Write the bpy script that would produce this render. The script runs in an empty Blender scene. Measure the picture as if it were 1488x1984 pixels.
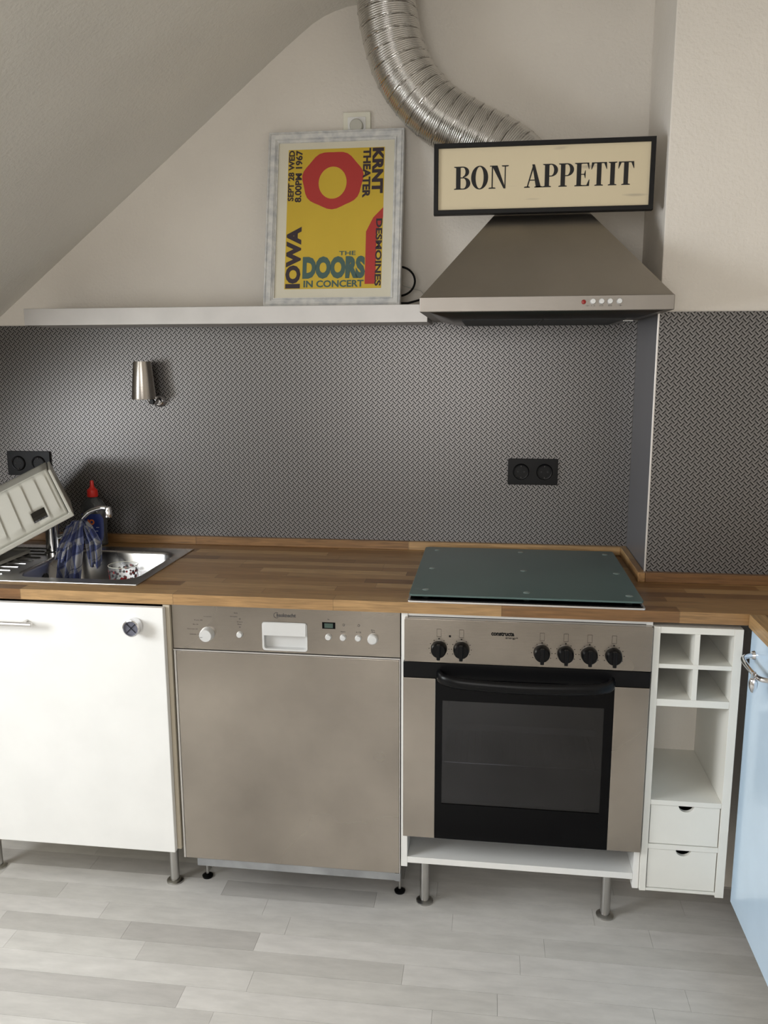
import bpy, bmesh, math, random
from mathutils import Vector, Matrix
random.seed(7)
S = bpy.context.scene
C = S.collection
# ------------------------------------------------------------------ camera
yaw, pitch, roll = math.radians(7.4257), math.radians(10.2865), math.radians(-0.15)
f_ = Vector((-math.sin(yaw)*math.cos(pitch), math.cos(yaw)*math.cos(pitch), -math.sin(pitch)))
r_ = Vector((math.cos(yaw), math.sin(yaw), 0)); u_ = r_.cross(f_)
r2 = math.cos(roll)*r_ + math.sin(roll)*u_; u2 = -math.sin(roll)*r_ + math.cos(roll)*u_
cam_d = bpy.data.cameras.new('camera'); cam = bpy.data.objects.new('camera', cam_d); C.objects.link(cam)
M = Matrix((( r2.x, u2.x, -f_.x, 0.8166), (r2.y, u2.y, -f_.y, -2.5675), (r2.z, u2.z, -f_.z, 1.4918), (0, 0, 0, 1)))
cam.matrix_world = M
cam_d.sensor_fit = 'VERTICAL'; cam_d.sensor_height = 36.0; cam_d.sensor_width = 27.0
cam_d.lens = 1599.8*36/1984
cam_d.clip_start = 0.02
S.camera = cam
# ------------------------------------------------------------------ world, lights, exposure
w = bpy.data.worlds.new('world'); S.world = w; w.use_nodes = True
w.node_tree.nodes['Background'].inputs[0].default_value = (0.75, 0.86, 1.0, 1)
w.node_tree.nodes['Background'].inputs[1].default_value = 1.0
def area(name, loc, target, sx, sy, power, col):
    l = bpy.data.lights.new(name, 'AREA'); l.shape = 'RECTANGLE'; l.size = sx; l.size_y = sy
    l.energy = power; l.color = col
    o = bpy.data.objects.new(name, l); C.objects.link(o); o.location = loc
    d = Vector(target)-Vector(loc); o.rotation_euler = d.to_track_quat('-Z', 'Y').to_euler()
    return o
SL = 0.787                                     # slope of the roof: z = Z0 + SL*x
Z0 = 1.638+0.787*0.774
nrm = Vector((SL, 0, -1)).normalized()         # points into the room
# daylight: a dormer window in the left wall and a window behind the camera
area('dormer_window_light', (-1.52, -1.775, 1.47), (0, -1.775, 1.42), 1.02, .74, 60, (0.92, 0.96, 1.0))
area('rear_window_light', (0.35, -4.55, 1.5), (0.35, 0, 1.25), 1.3, 1.2, 33, (1.0, 0.965, 0.92))
S.view_settings.view_transform = 'Standard'; S.view_settings.look = 'None'
S.view_settings.gamma = 1; S.view_settings.use_curve_mapping = False
S.view_settings.exposure = -0.14

# ------------------------------------------------------------------ mesh helpers
class MB:
    def __init__(s): s.v = []; s.f = []
    def add(s, vs, fs):
        b = len(s.v); s.v += [tuple(x) for x in vs]; s.f += [tuple(b+i for i in q) for q in fs]; return s
    def box(s, x0, x1, y0, y1, z0, z1):
        return s.add([(x0,y0,z0),(x1,y0,z0),(x1,y1,z0),(x0,y1,z0),(x0,y0,z1),(x1,y0,z1),(x1,y1,z1),(x0,y1,z1)],
                     [(0,3,2,1),(4,5,6,7),(0,1,5,4),(1,2,6,5),(2,3,7,6),(3,0,4,7)])
    def hexa(s, b, t):      # two quads bottom, top (counter-clockwise seen from above)
        return s.add(list(b)+list(t), [(0,3,2,1),(4,5,6,7),(0,1,5,4),(1,2,6,5),(2,3,7,6),(3,0,4,7)])
    def tube(s, pts, r, n=12, cap=True, prof=None):
        pts = [Vector(p) for p in pts]; m = len(pts)
        rr = r if isinstance(r, (list, tuple)) else [r]*m
        t0 = (pts[1]-pts[0]).normalized()
        a = t0.orthogonal().normalized(); vs = []
        for i in range(m):
            t = (pts[min(i+1, m-1)]-pts[max(i-1, 0)]).normalized()
            a = (a - t*a.dot(t)).normalized(); b = t.cross(a)
            for k in range(n):
                q = 2*math.pi*k/n
                rad = rr[i] if prof is None else rr[i]+prof(i, q)
                vs.append(pts[i] + (a*math.cos(q)+b*math.sin(q))*rad)
        fs = []
        for i in range(m-1):
            for k in range(n):
                k2 = (k+1) % n
                fs.append((i*n+k, i*n+k2, (i+1)*n+k2, (i+1)*n+k))
        if cap: fs.append(tuple(reversed(range(n)))); fs.append(tuple((m-1)*n+k for k in range(n)))
        return s.add(vs, fs)
    def cyl(s, p0, p1, r0, r1=None, n=24, cap=True):
        return s.tube([p0, p1], [r0, r0 if r1 is None else r1], n, cap)
    def lathe(s, o, prof, axis=(0,0,1), n=32):          # prof: (radius, height along the axis)
        o = Vector(o); ax = Vector(axis).normalized(); a = ax.orthogonal().normalized(); b = ax.cross(a)
        vs = []; fs = []; m = len(prof)
        for (r, h) in prof:
            for k in range(n):
                q = 2*math.pi*k/n; vs.append(o+ax*h+(a*math.cos(q)+b*math.sin(q))*max(r, 1e-5))
        for i in range(m-1):
            for k in range(n):
                k2 = (k+1) % n; fs.append((i*n+k, i*n+k2, (i+1)*n+k2, (i+1)*n+k))
        return s.add(vs, fs)
    def prism(s, poly, y0, y1, ax='y'):                 # 2D polygon extruded along an axis
        n = len(poly)
        def P(p, h): return {'y': (p[0], h, p[1]), 'x': (h, p[0], p[1]), 'z': (p[0], p[1], h)}[ax]
        vs = [P(p, y0) for p in poly]+[P(p, y1) for p in poly]
        fs = [tuple(range(n)), tuple(reversed(range(n, 2*n)))]
        fs += [(i, i+n, (i+1) % n+n, (i+1) % n) for i in range(n)]
        return s.add(vs, fs)
    def xf(s, fn): s.v = [tuple(fn(Vector(p))) for p in s.v]; return s
def rrect(x0, x1, z0, z1, r, n=5):
    o = []
    for cx, cz, a0 in ((x1-r, z1-r, 0), (x0+r, z1-r, 90), (x0+r, z0+r, 180), (x1-r, z0+r, 270)):
        for k in range(n+1):
            a = math.radians(a0+90*k/n); o.append((cx+r*math.cos(a), cz+r*math.sin(a)))
    return o
W = {}
def obj(name, mb, mat, parent=None, bevel=0.0, origin=None, fix=True, sharp=35, seg=2):
    me = bpy.data.meshes.new(name)
    if parent is not None: o0 = W[parent.name]
    elif origin is not None: o0 = Vector(origin)
    else:
        xs = [p[0] for p in mb.v]; ys = [p[1] for p in mb.v]; zs = [p[2] for p in mb.v]
        o0 = Vector(((min(xs)+max(xs))/2, (min(ys)+max(ys))/2, min(zs)))
    me.from_pydata([tuple(Vector(p)-o0) for p in mb.v], [], mb.f); me.update()
    if fix:
        bm = bmesh.new(); bm.from_mesh(me); bmesh.ops.recalc_face_normals(bm, faces=bm.faces); bm.to_mesh(me); bm.free()
    me.polygons.foreach_set('use_smooth', [True]*len(me.polygons))
    me.set_sharp_from_angle(angle=math.radians(sharp))
    me.materials.append(mat)
    o = bpy.data.objects.new(name, me); C.objects.link(o)
    if parent is not None: o.parent = parent
    else: o.location = o0
    W[o.name] = o0
    if bevel:
        b = o.modifiers.new('bevel', 'BEVEL'); b.width = bevel; b.segments = seg; b.limit_method = 'ANGLE'; b.angle_limit = math.radians(40)
        b.harden_normals = True
    return o
def thing(name, label, cat, loc, group=None):
    o = bpy.data.objects.new(name, None); C.objects.link(o); o.location = loc; o.empty_display_size = .05
    o['label'] = label; o['category'] = cat
    if group: o['group'] = group
    W[o.name] = Vector(loc); return o
def tag(o, label, cat, group=None):
    o['label'] = label; o['category'] = cat
    if group: o['group'] = group
    return o
def struct(name, mb, mat, **k):
    o = obj(name, mb, mat, **k); o['kind'] = 'structure'; return o

# text in the built-in font, fitted to a box
_tc = {}
def text2d(s, bold=0.0):
    if (s, bold) in _tc: return _tc[(s, bold)]
    cu = bpy.data.curves.new('text', 'FONT'); cu.body = s; cu.size = 1; cu.resolution_u = 3; cu.offset = bold
    o = bpy.data.objects.new('text', cu); C.objects.link(o)
    bpy.context.view_layer.update()
    me = bpy.data.meshes.new_from_object(o.evaluated_get(bpy.context.evaluated_depsgraph_get()))
    vs = [(v.co.x, v.co.y) for v in me.vertices]; fs = [tuple(p.vertices) for p in me.polygons]
    C.objects.unlink(o); bpy.data.objects.remove(o); bpy.data.meshes.remove(me)
    x0 = min(v[0] for v in vs); x1 = max(v[0] for v in vs); y0 = min(v[1] for v in vs); y1 = max(v[1] for v in vs)
    vs = [((v[0]-x0)/(x1-x0), (v[1]-y0)/(y1-y0)) for v in vs]
    _tc[(s, bold)] = (vs, fs); return vs, fs
def put_text(mb, s, O, U, V, bold=0.0):      # box from corner O spanned by U (reading direction) and V (up)
    vs, fs = text2d(s, bold); O = Vector(O); U = Vector(U); V = Vector(V)
    mb.add([O+U*a+V*b for a, b in vs], fs)

# ------------------------------------------------------------------ materials
def new(name):
    m = bpy.data.materials.new(name); m.use_nodes = True
    nt = m.node_tree; return m, nt, nt.nodes['Principled BSDF']
def mix_noise(nt, b, c1, c2, scale=(1,1,1), ns=5, detail=4, coord='Object', lo=.35, hi=.65, sock='Base Color'):
    tc = nt.nodes.new('ShaderNodeTexCoord'); mp = nt.nodes.new('ShaderNodeMapping'); mp.inputs['Scale'].default_value = scale
    nt.links.new(tc.outputs[coord], mp.inputs[0])
    nz = nt.nodes.new('ShaderNodeTexNoise'); nz.inputs['Scale'].default_value = ns; nz.inputs['Detail'].default_value = detail
    nt.links.new(mp.outputs[0], nz.inputs[0])
    cr = nt.nodes.new('ShaderNodeValToRGB'); cr.color_ramp.elements[0].position = lo; cr.color_ramp.elements[1].position = hi
    cr.color_ramp.elements[0].color = (*c1, 1); cr.color_ramp.elements[1].color = (*c2, 1)
    nt.links.new(nz.outputs[0], cr.inputs[0])
    if sock: nt.links.new(cr.outputs[0], b.inputs[sock])
    return cr, nz, mp
def mat(name, col, rough=.5, metal=0, var=0.0, spec=.5, coat=0):
    m, nt, b = new(name); b.inputs['Base Color'].default_value = (*col, 1)
    b.inputs['Roughness'].default_value = rough; b.inputs['Metallic'].default_value = metal
    b.inputs['Specular IOR Level'].default_value = spec; b.inputs['Coat Weight'].default_value = coat
    v = max(var, .02)
    mix_noise(nt, b, tuple(c*(1-v) for c in col), tuple(min(1, c*(1+v)) for c in col), ns=9)
    return m
def bump(nt, b, src, strength, dist):
    bp = nt.nodes.new('ShaderNodeBump'); bp.inputs['Strength'].default_value = strength; bp.inputs['Distance'].default_value = dist
    nt.links.new(src, bp.inputs['Height']); nt.links.new(bp.outputs[0], b.inputs['Normal'])
def steel(name, col, rough, stretch=(1,1,90), var=.06, aniso=0, smudge=.1):
    m, nt, b = new(name); b.inputs['Metallic'].default_value = 1
    cr, nz, mp = mix_noise(nt, b, tuple(c*(1-var) for c in col), tuple(min(1, c*(1+var)) for c in col), ns=3, detail=6)
    c2, n2, m2 = mix_noise(nt, b, (rough-smudge*.5,)*3, (rough+smudge,)*3, scale=(1,1,1), ns=2.2, detail=3, sock='Roughness', lo=.2, hi=.8)
    c3, n3, m3 = mix_noise(nt, b, (0,)*3, (1,)*3, scale=stretch, ns=14, detail=3, sock=None)
    bump(nt, b, c3.outputs[0], .09, .0006)
    return m
# plaster with woodchip paper
def plaster(name, col, st=.5):
    m, nt, b = new(name); b.inputs['Roughness'].default_value = .85
    mix_noise(nt, b, tuple(c*.96 for c in col), tuple(c*1.02 for c in col), ns=3)
    tc = nt.nodes.new('ShaderNodeTexCoord'); n = nt.nodes.new('ShaderNodeTexNoise'); n.inputs['Scale'].default_value = 110; n.inputs['Detail'].default_value = 3
    nt.links.new(tc.outputs['Object'], n.inputs[0])
    n2 = nt.nodes.new('ShaderNodeTexNoise'); n2.inputs['Scale'].default_value = 26; n2.inputs['Detail'].default_value = 5; nt.links.new(tc.outputs['Object'], n2.inputs[0])
    ad = nt.nodes.new('ShaderNodeMath'); ad.operation = 'ADD'; nt.links.new(n.outputs[0], ad.inputs[0]); nt.links.new(n2.outputs[0], ad.inputs[1])
    bump(nt, b, ad.outputs[0], st, .0035)
    return m
PL = plaster('wall_plaster', (.73, .682, .615)); PC = plaster('ceiling_plaster', (.72, .695, .64))
STEEL = steel('brushed_steel_appliance', (.40, .362, .318), .24, var=.16, smudge=.10)  # var paints uneven tone into the steel, standing in for room reflections
STEELH = steel('brushed_steel_hood', (.345, .315, .278), .34, stretch=(90,1,1), var=.08)
SINKST = steel('sink_steel', (.55, .54, .53), .26, stretch=(1,60,1))
CHROME = mat('chrome', (.78, .78, .80), .10, 1)
NICKEL = mat('satin_nickel', (.50, .49, .47), .28, 1)
ALU = mat('brushed_aluminium', (.70, .68, .66), .38, 1)
ALUP = mat('silver_shelf_foil', (.47, .45, .43), .42, .35, var=.05)
WHITE = mat('white_cabinet_lacquer', (.77, .765, .74), .38)
WHITEB = mat('white_carcass', (.74, .72, .61), .5)
CREAM = mat('beige_carcass_edge', (.52, .46, .36), .6)
SILVERP = mat('silver_plastic', (.62, .62, .61), .35, .25)
BLACKP = mat('black_plastic', (.003, .003, .0035), .32, spec=.2)
BLACKG = mat('black_glass', (.0015, .0015, .002), .09, spec=.14)
DARK = mat('dark_interior', (.03, .03, .03), .8)
GREYP = mat('print_grey', (.05, .045, .042), .6)
BLUE = mat('light_blue_lacquer', (.58, .74, .90), .22, coat=.3)
RACKW = mat('white_rack_plastic', (.47, .46, .405), .42)
GALV = mat('galvanised_strip', (.34, .35, .36), .5, .6, var=.2)
RED = mat('red_plastic', (.62, .02, .012), .35)

# diamond print laminate
def tread(name, base, dark, light, rough=.38, metal=.35):
    m, nt, b = new(name); N = nt.nodes; L = nt.links
    b.inputs['Roughness'].default_value = rough; b.inputs['Metallic'].default_value = metal
    g = N.new('ShaderNodeNewGeometry'); sp = N.new('ShaderNodeSeparateXYZ'); L.new(g.outputs['Position'], sp.inputs[0])
    def mt(op, a, c=None, **k):
        n = N.new('ShaderNodeMath'); n.operation = op
        for i, x in enumerate((a, c)):
            if x is None: continue
            if isinstance(x, (int, float)): n.inputs[i].default_value = x
            else: L.new(x, n.inputs[i])
        return n.outputs[0]
    P = .0161
    u = mt('DIVIDE', sp.outputs[0], P); v = mt('DIVIDE', sp.outputs[2], P)
    def dash(off, sgn, shift=0.0, wd=.098, ln=.385):
        fu = mt('SUBTRACT', mt('FRACT', mt('ADD', u, off+50)), .5); fv = mt('SUBTRACT', mt('FRACT', mt('ADD', v, off)), .5)
        a = mt('MULTIPLY', mt('ADD', fu, mt('MULTIPLY', fv, sgn)), .7071)
        c = mt('ADD', mt('MULTIPLY', mt('SUBTRACT', fu, mt('MULTIPLY', fv, sgn)), .7071), shift)
        da = mt('SUBTRACT', ln, mt('ABSOLUTE', a)); dc = mt('SUBTRACT', wd, mt('ABSOLUTE', c))
        d = mt('MINIMUM', da, dc)
        n = N.new('ShaderNodeMapRange'); n.interpolation_type = 'SMOOTHSTEP'
        n.inputs[1].default_value = -.03; n.inputs[2].default_value = .04; L.new(d, n.inputs[0]); return n.outputs[0]
    dk = mt('MAXIMUM', dash(0, 1), dash(.5, -1)); lt = mt('MAXIMUM', dash(0, 1, .16, .05, .3), dash(.5, -1, -.16, .05, .3))
    m1 = N.new('ShaderNodeMix'); m1.data_type = 'RGBA'; m1.inputs[6].default_value = (*base, 1); m1.inputs[7].default_value = (*light, 1); L.new(lt, m1.inputs[0])
    m2 = N.new('ShaderNodeMix'); m2.data_type = 'RGBA'; m2.inputs[7].default_value = (*dark, 1); L.new(m1.outputs[2], m2.inputs[6]); L.new(dk, m2.inputs[0])
    L.new(m2.outputs[2], b.inputs['Base Color']); b.inputs['Specular IOR Level'].default_value = .25
    L.new(mt('MULTIPLY', mt('SUBTRACT', 1, dk), metal), b.inputs['Metallic'])
    return m
TREAD = tread('diamond_print_laminate', (.180, .170, .166), (.008, .0075, .007), (.32, .305, .295), rough=.36, metal=.62)
GREYL = mat('plain_grey_laminate', (.15, .15, .16), .35, .3)

# butcher block: staves along an axis
def butcher(name, axis='x', rot=0, w=.043, ln=.42, dark=1.0):
    m, nt, b = new(name); N = nt.nodes; L = nt.links
    b.inputs['Roughness'].default_value = .36
    g = N.new('ShaderNodeNewGeometry'); mp = N.new('ShaderNodeMapping'); L.new(g.outputs['Position'], mp.inputs[0])
    sp = N.new('ShaderNodeSeparateXYZ'); L.new(mp.outputs[0], sp.inputs[0])
    al, ac = (0, 1) if axis == 'x' else (1, 0)
    def mt(op, a, c=None):
        n = N.new('ShaderNodeMath'); n.operation = op
        for i, x in enumerate((a, c)):
            if x is None: continue
            if isinstance(x, (int, float)): n.inputs[i].default_value = x
            else: L.new(x, n.inputs[i])
        return n.outputs[0]
    cross = mt('SUBTRACT', sp.outputs[ac], .0003)          # lamella index across (front face keeps one lamella)
    row = mt('FLOOR', mt('DIVIDE', cross, w))
    wn = N.new('ShaderNodeTexWhiteNoise'); wn.noise_dimensions = '1D'; L.new(row, wn.inputs['W'])
    along = mt('ADD', mt('DIVIDE', sp.outputs[al], ln), mt('MULTIPLY', wn.outputs['Value'], 7.3))
    cell = mt('FLOOR', along)
    wn2 = N.new('ShaderNodeTexWhiteNoise'); wn2.noise_dimensions = '2D'
    cb = N.new('ShaderNodeCombineXYZ'); L.new(row, cb.inputs[0]); L.new(cell, cb.inputs[1]); L.new(cb.outputs[0], wn2.inputs['Vector'])
    cr = N.new('ShaderNodeValToRGB'); els = cr.color_ramp.elements
    els[0].position = 0; els[0].color = (.16*dark, .076*dark, .028*dark, 1); els[1].position = 1; els[1].color = (.42*dark, .262*dark, .118*dark, 1)
    e = els.new(.5); e.color = (.285*dark, .155*dark, .060*dark, 1)
    L.new(wn2.outputs['Value'], cr.inputs[0])
    # grain
    mg = N.new('ShaderNodeMapping'); mg.inputs['Scale'].default_value = (4, 60, 60) if axis == 'x' else (60, 4, 60)
    L.new(g.outputs['Position'], mg.inputs[0])
    off = N.new('ShaderNodeVectorMath'); off.operation = 'ADD'; L.new(mg.outputs[0], off.inputs[0])
    L.new(wn2.outputs['Color'], off.inputs[1])
    nz = N.new('ShaderNodeTexNoise'); nz.inputs['Scale'].default_value = 3; nz.inputs['Detail'].default_value = 6; nz.inputs['Distortion'].default_value = .6
    L.new(off.outputs[0], nz.inputs[0])
    r2_ = N.new('ShaderNodeMapRange'); r2_.inputs[1].default_value = .25; r2_.inputs[2].default_value = .75; r2_.inputs[3].default_value = .62; r2_.inputs[4].default_value = 1.25
    L.new(nz.outputs[0], r2_.inputs[0])
    # thin joints
    fr = mt('FRACT', mt('DIVIDE', cross, w)); j = mt('LESS_THAN', fr, .03)
    fa = mt('FRACT', along); j2 = mt('LESS_THAN', fa, .004); jj = mt('MAXIMUM', j, j2)
    k = mt('MULTIPLY', r2_.outputs[0], mt('SUBTRACT', 1, mt('MULTIPLY', jj, .35)))
    mx = N.new('ShaderNodeVectorMath'); mx.operation = 'SCALE'; L.new(cr.outputs[0], mx.inputs[0]); L.new(k, mx.inputs['Scale'])
    L.new(mx.outputs[0], b.inputs['Base Color'])
    return m
WOODX = butcher('butcher_block_along', 'x'); WOODY = butcher('butcher_block_across', 'y')
WOODS = butcher('oak_strip', 'x', w=.2, ln=.7, dark=.95)

# ------------------------------------------------------------------ room shell
m, nt, b = new('pale_plank_floor'); PLK = m
b.inputs['Roughness'].default_value = .42
oi = nt.nodes.new('ShaderNodeObjectInfo'); cr = nt.nodes.new('ShaderNodeValToRGB')
cr.color_ramp.elements[0].color = (.44, .418, .393, 1); cr.color_ramp.elements[1].color = (.65, .626, .595, 1)
e = cr.color_ramp.elements.new(.22); e.color = (.565, .545, .51, 1)
nt.links.new(oi.outputs['Random'], cr.inputs[0])
g = nt.nodes.new('ShaderNodeNewGeometry'); mp = nt.nodes.new('ShaderNodeMapping'); mp.inputs['Scale'].default_value = (2.5, 9, 1); nt.links.new(g.outputs['Position'], mp.inputs[0])
nz = nt.nodes.new('ShaderNodeTexNoise'); nz.inputs['Scale'].default_value = 3.5; nz.inputs['Detail'].default_value = 8; nz.inputs['Roughness'].default_value = .62; nt.links.new(mp.outputs[0], nz.inputs[0])
mr = nt.nodes.new('ShaderNodeMapRange'); mr.inputs[1].default_value = .3; mr.inputs[2].default_value = .7; mr.inputs[3].default_value = .88; mr.inputs[4].default_value = 1.08; nt.links.new(nz.outputs[0], mr.inputs[0])
sc = nt.nodes.new('ShaderNodeVectorMath'); sc.operation = 'SCALE'; nt.links.new(cr.outputs[0], sc.inputs[0]); nt.links.new(mr.outputs[0], sc.inputs['Scale'])
nt.links.new(sc.outputs[0], b.inputs['Base Color'])
SUB = mat('floor_base', (.40, .385, .36), .6)

XL, XR, YR, ZC = -1.55, 2.05, -4.6, 2.508
fl = struct('floor', MB().box(XL, XR, YR, 0, -.06, -.004), SUB, origin=(0, 0, 0))
unit = bpy.data.meshes.new('plank')
pm = MB().box(0, 1, 0, 1, -.004, 0); unit.from_pydata(pm.v, [], pm.f); unit.materials.append(PLK); unit.update()
RW = .0695; nrow = 0; cnt = 0
y = -.11
while y > -2.35 and cnt < 296:
    x = XL + random.uniform(-.5, 0)
    while x < XR and cnt < 299:
        ln = random.choice((.36, .44, .52, .60, .68))
        a, c = max(x, XL), min(x+ln, XR)
        if c-a > .03 and c > -1.15 and a < 1.95:
            o = bpy.data.objects.new('plank', unit); C.objects.link(o); o.parent = fl
            o.location = (a+.0003, y-RW+.0003, 0); o.scale = (c-a-.0006, RW-.0006, 1); cnt += 1
        x += ln
    y -= RW
# walls
struct('wall_back', MB().box(XL-.1, XR+.1, 0, .1, -.06, 2.7), PL, origin=(0, 0, 0))
struct('wall_column', MB().box(1.240, XR, -.310, -.0005, 0, ZC), PL, bevel=.003)
struct('wall_right', MB().box(XR, XR+.1, YR-.1, 0, -.06, 2.7), PL)
struct('wall_left', MB().box(XL-.1, XL, YR-.1, 0, -.06, Z0+SL*XL).box(XL-.1, XL, -2.43, -1.12, 1.85, 2.0).box(XL-.1, XL, -2.43, -2.30, Z0+SL*XL, 1.85).box(XL-.1, XL, -1.25, -1.12, Z0+SL*XL, 1.85), PL)
# rear wall with a window opening
mb = MB(); wx0, wx1, wz0, wz1 = -.35, 1.05, .85, 2.15
mb.box(XL-.1, wx0, YR-.1, YR, -.06, 2.7).box(wx1, XR+.1, YR-.1, YR, -.06, 2.7).box(wx0, wx1, YR-.1, YR, -.06, wz0).box(wx0, wx1, YR-.1, YR, wz1, 2.7)
struct('wall_rear', mb, PL)
# ceiling: slope, rounded knee and flat part; opening for the roof window
def zs(x): return Z0+SL*x
prof = [(XL, zs(XL)), (-.42, zs(-.42)), (.19, zs(.19)), (.235, 2.430), (.275, 2.459), (.31, 2.478), (.344, 2.491), (.38, 2.500), (.43, 2.506), (.50, ZC), (XR, ZC)]
mb = MB(); T = .08
for i in range(len(prof)-1):
    (xa, za), (xb, zb) = prof[i], prof[i+1]
    segs = [(YR, -2.35), (-1.2, 0)] if i == 0 else [(YR, 0)]
    for (ya, yb) in segs:
        mb.hexa([(xa, ya, za), (xb, ya, zb), (xb, yb, zb), (xa, yb, za)], [(xa, ya, za+T), (xb, ya, zb+T), (xb, yb, zb+T), (xa, yb, za+T)])
for ya, yb in ((-2.43, -2.35), (-1.2, -1.12)):
    mb.prism([(XL, zs(XL)+.001), (-.42, zs(-.42)), (XL, zs(-.42))], ya, yb)
mb.box(XL, -.40, -2.43, -1.12, zs(-.42), zs(-.42)+.08)
ce = struct('ceiling', mb, PC, origin=(0, 0, 0), sharp=30, fix=False)
w1 = MB()
for a in ((-2.30, -2.25, 1.03, 1.85), (-1.30, -1.25, 1.03, 1.85), (-2.25, -1.30, 1.03, 1.085), (-2.25, -1.30, 1.80, 1.85)):
    w1.box(XL-.07, XL-.02, a[0], a[1], a[2], a[3])
struct('window_1', w1, WHITE)
w2 = MB()
for a in ((wx0, wx0+.06, wz0, wz1), (wx1-.06, wx1, wz0, wz1), (wx0, wx1, wz0, wz0+.06), (wx0, wx1, wz1-.06, wz1), (.32, .38, wz0, wz1)):
    w2.box(a[0], a[1], YR-.07, YR-.02, a[2], a[3])
struct('window_2', w2, WHITE)

# ------------------------------------------------------------------ backsplash
tag(obj('backsplash_panel', MB().box(XL, 1.2355, -.004, 0, .93, 1.610), TREAD), 'long grey diamond patterned backsplash panel behind the sink and hob', 'backsplash', 'backsplash panels')
tag(obj('backsplash_panel', MB().box(1.240, XR, -.3145, -.3105, .93, 1.617), TREAD), 'grey diamond patterned panel on the protruding wall, right of the hood', 'backsplash', 'backsplash panels')
tag(obj('backsplash_panel', MB().box(1.2360, 1.2395, -.309, -.0045, .93, 1.617), GREYL), 'narrow plain grey panel on the side of the protruding wall', 'backsplash', 'backsplash panels')
tag(obj('corner_profile', MB().box(1.2350, 1.2395, -.3162, -.3148, .93, 1.617).box(1.2346, 1.2356, -.3162, -.3110, .93, 1.617), ALU, bevel=.0005), 'thin shiny aluminium corner strip up the edge of the patterned wall panels', 'edge strip')

# ------------------------------------------------------------------ worktop
ZW = .905; ZB = .877
hx0, hx1, hy0, hy1 = -.955, -.14, -.52, -.115       # cut-out for the sink
mb = MB()
mb.box(XL, hx0, -.6, 0, ZB, ZW).box(hx1, 1.2355, -.6, 0, ZB, ZW).box(hx0, hx1, -.6, hy0, ZB, ZW).box(hx0, hx1, hy1, 0, ZB, ZW).box(1.2355, XR, -.6, -.315, ZB, ZW)
tag(obj('worktop', mb, WOODX, fix=False), 'long oiled butcher block worktop carrying the sink and the hob', 'worktop')
tag(obj('worktop', MB().box(1.428, XR, -1.30, -.6015, ZB-.004, ZW), WOODY, bevel=.0015), 'short butcher block worktop above the light blue cabinet', 'worktop')
st = thing('edge_strip', 'oak upstand strip running along the back of the worktop and around the corner', 'trim', (.5, -.01, ZW))
obj('strip', MB().box(XL, 1.216, -.024, -.0045, ZW, .932), WOODS, st, bevel=.002)
obj('strip', MB().box(1.216, 1.2355, -.336, -.0045, ZW, .932), WOODY, st, bevel=.002)
obj('strip', MB().box(1.2358, XR, -.336, -.3170, ZW, .932), WOODS, st, bevel=.002)

# ------------------------------------------------------------------ shelf, switch, sockets, lamp
tag(obj('wall_shelf', MB().box(-.573, .632, -.2, -.0045, 1.602, 1.651), ALUP, bevel=.0012), 'long silver floating shelf on the wall left of the hood', 'shelf')
sw = thing('dimmer_switch', 'cream wall switch with round knob peeking out above the framed poster', 'switch', (.406, 0, 2.132))
obj('cover_plate', MB().prism(rrect(.3655, .4465, 2.132, 2.213, .004), -.011, 0), WHITEB, sw, bevel=.0015)
obj('inner_frame', MB().prism(rrect(.379, .433, 2.145, 2.199, .003), -.0135, -.0112), WHITE, sw, bevel=.001)
obj('dial', MB().lathe((.406, -.0137, 2.172), [(0, .014), (.017, .014), (.019, .012), (.020, 0)], (0,-1,0)), RACKW, sw)
def outlet(x, z, label):
    t = thing('power_socket', label, 'socket', (x+.0757, 0, z-.0805), 'double black sockets')
    obj('cover_plate', MB().prism(rrect(x, x+.1515, z-.0805, z, .004), -.013, -.0045), BLACKP, t, bevel=.0015)
    for i in range(2):
        cx, cz = x+.0402+.071*i, z-.0402
        s = obj('socket_insert', MB().lathe((cx, -.0131, cz), [(.0195, -.006+.0), (.0198, .0035), (.0225, .0040), (.0245, .0020), (.0250, 0)], (0,-1,0)).lathe((cx, -.0131, cz), [(0, .0004), (.0196, .0004)], (0,-1,0)), BLACKP, t)
        for dx in (-.0095, .0095): obj('pin_hole', MB().cyl((cx+dx, -.0136, cz), (cx+dx, -.0142, cz), .0026, n=10), DARK, s)
        for dz in (-.0175, .0175): obj('earth_clip', MB().box(cx-.0014, cx+.0014, -.0165, -.0137, cz+dz-.002, cz+dz+.002), GREYP, s)
outlet(.8688, 1.1992, 'double black wall socket above the hob')
outlet(-.783, 1.204, 'double black wall socket behind the white dish rack')
lp = thing('wall_lamp', 'small brushed steel cup wall lamp on the patterned backsplash under the shelf', 'lamp', (-.252, 0, 1.36))
mb = MB().lathe((-.272, -.062, 1.379), [(.0005, .006), (.031, .006), (.0375, 0), (.0378, .001), (.0275, .117), (.026, .117), (.0265, .114), (.034, .012)], n=48)
obj('lamp_shade', mb, steel('lamp_steel', (.40,.37,.335), .22, stretch=(1,1,60)), lp)
obj('wall_mount', MB().lathe((-.243, -.0045, 1.372), [(0, .016), (.014, .016), (.019, .011), (.021, 0)], (0,-1,0)), CHROME, lp)
obj('arm', MB().tube([(-.243, -.018, 1.372), (-.246, -.034, 1.366), (-.256, -.048, 1.368), (-.262, -.055, 1.386)], .0065, 12), CHROME, lp)
obj('adjusting_screw', MB().lathe((-.250, -.050, 1.371), [(0, .008), (.007, .008), (.008, .006), (.008, -.004)], (0,-1,0), 20), BLACKP, lp)

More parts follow.
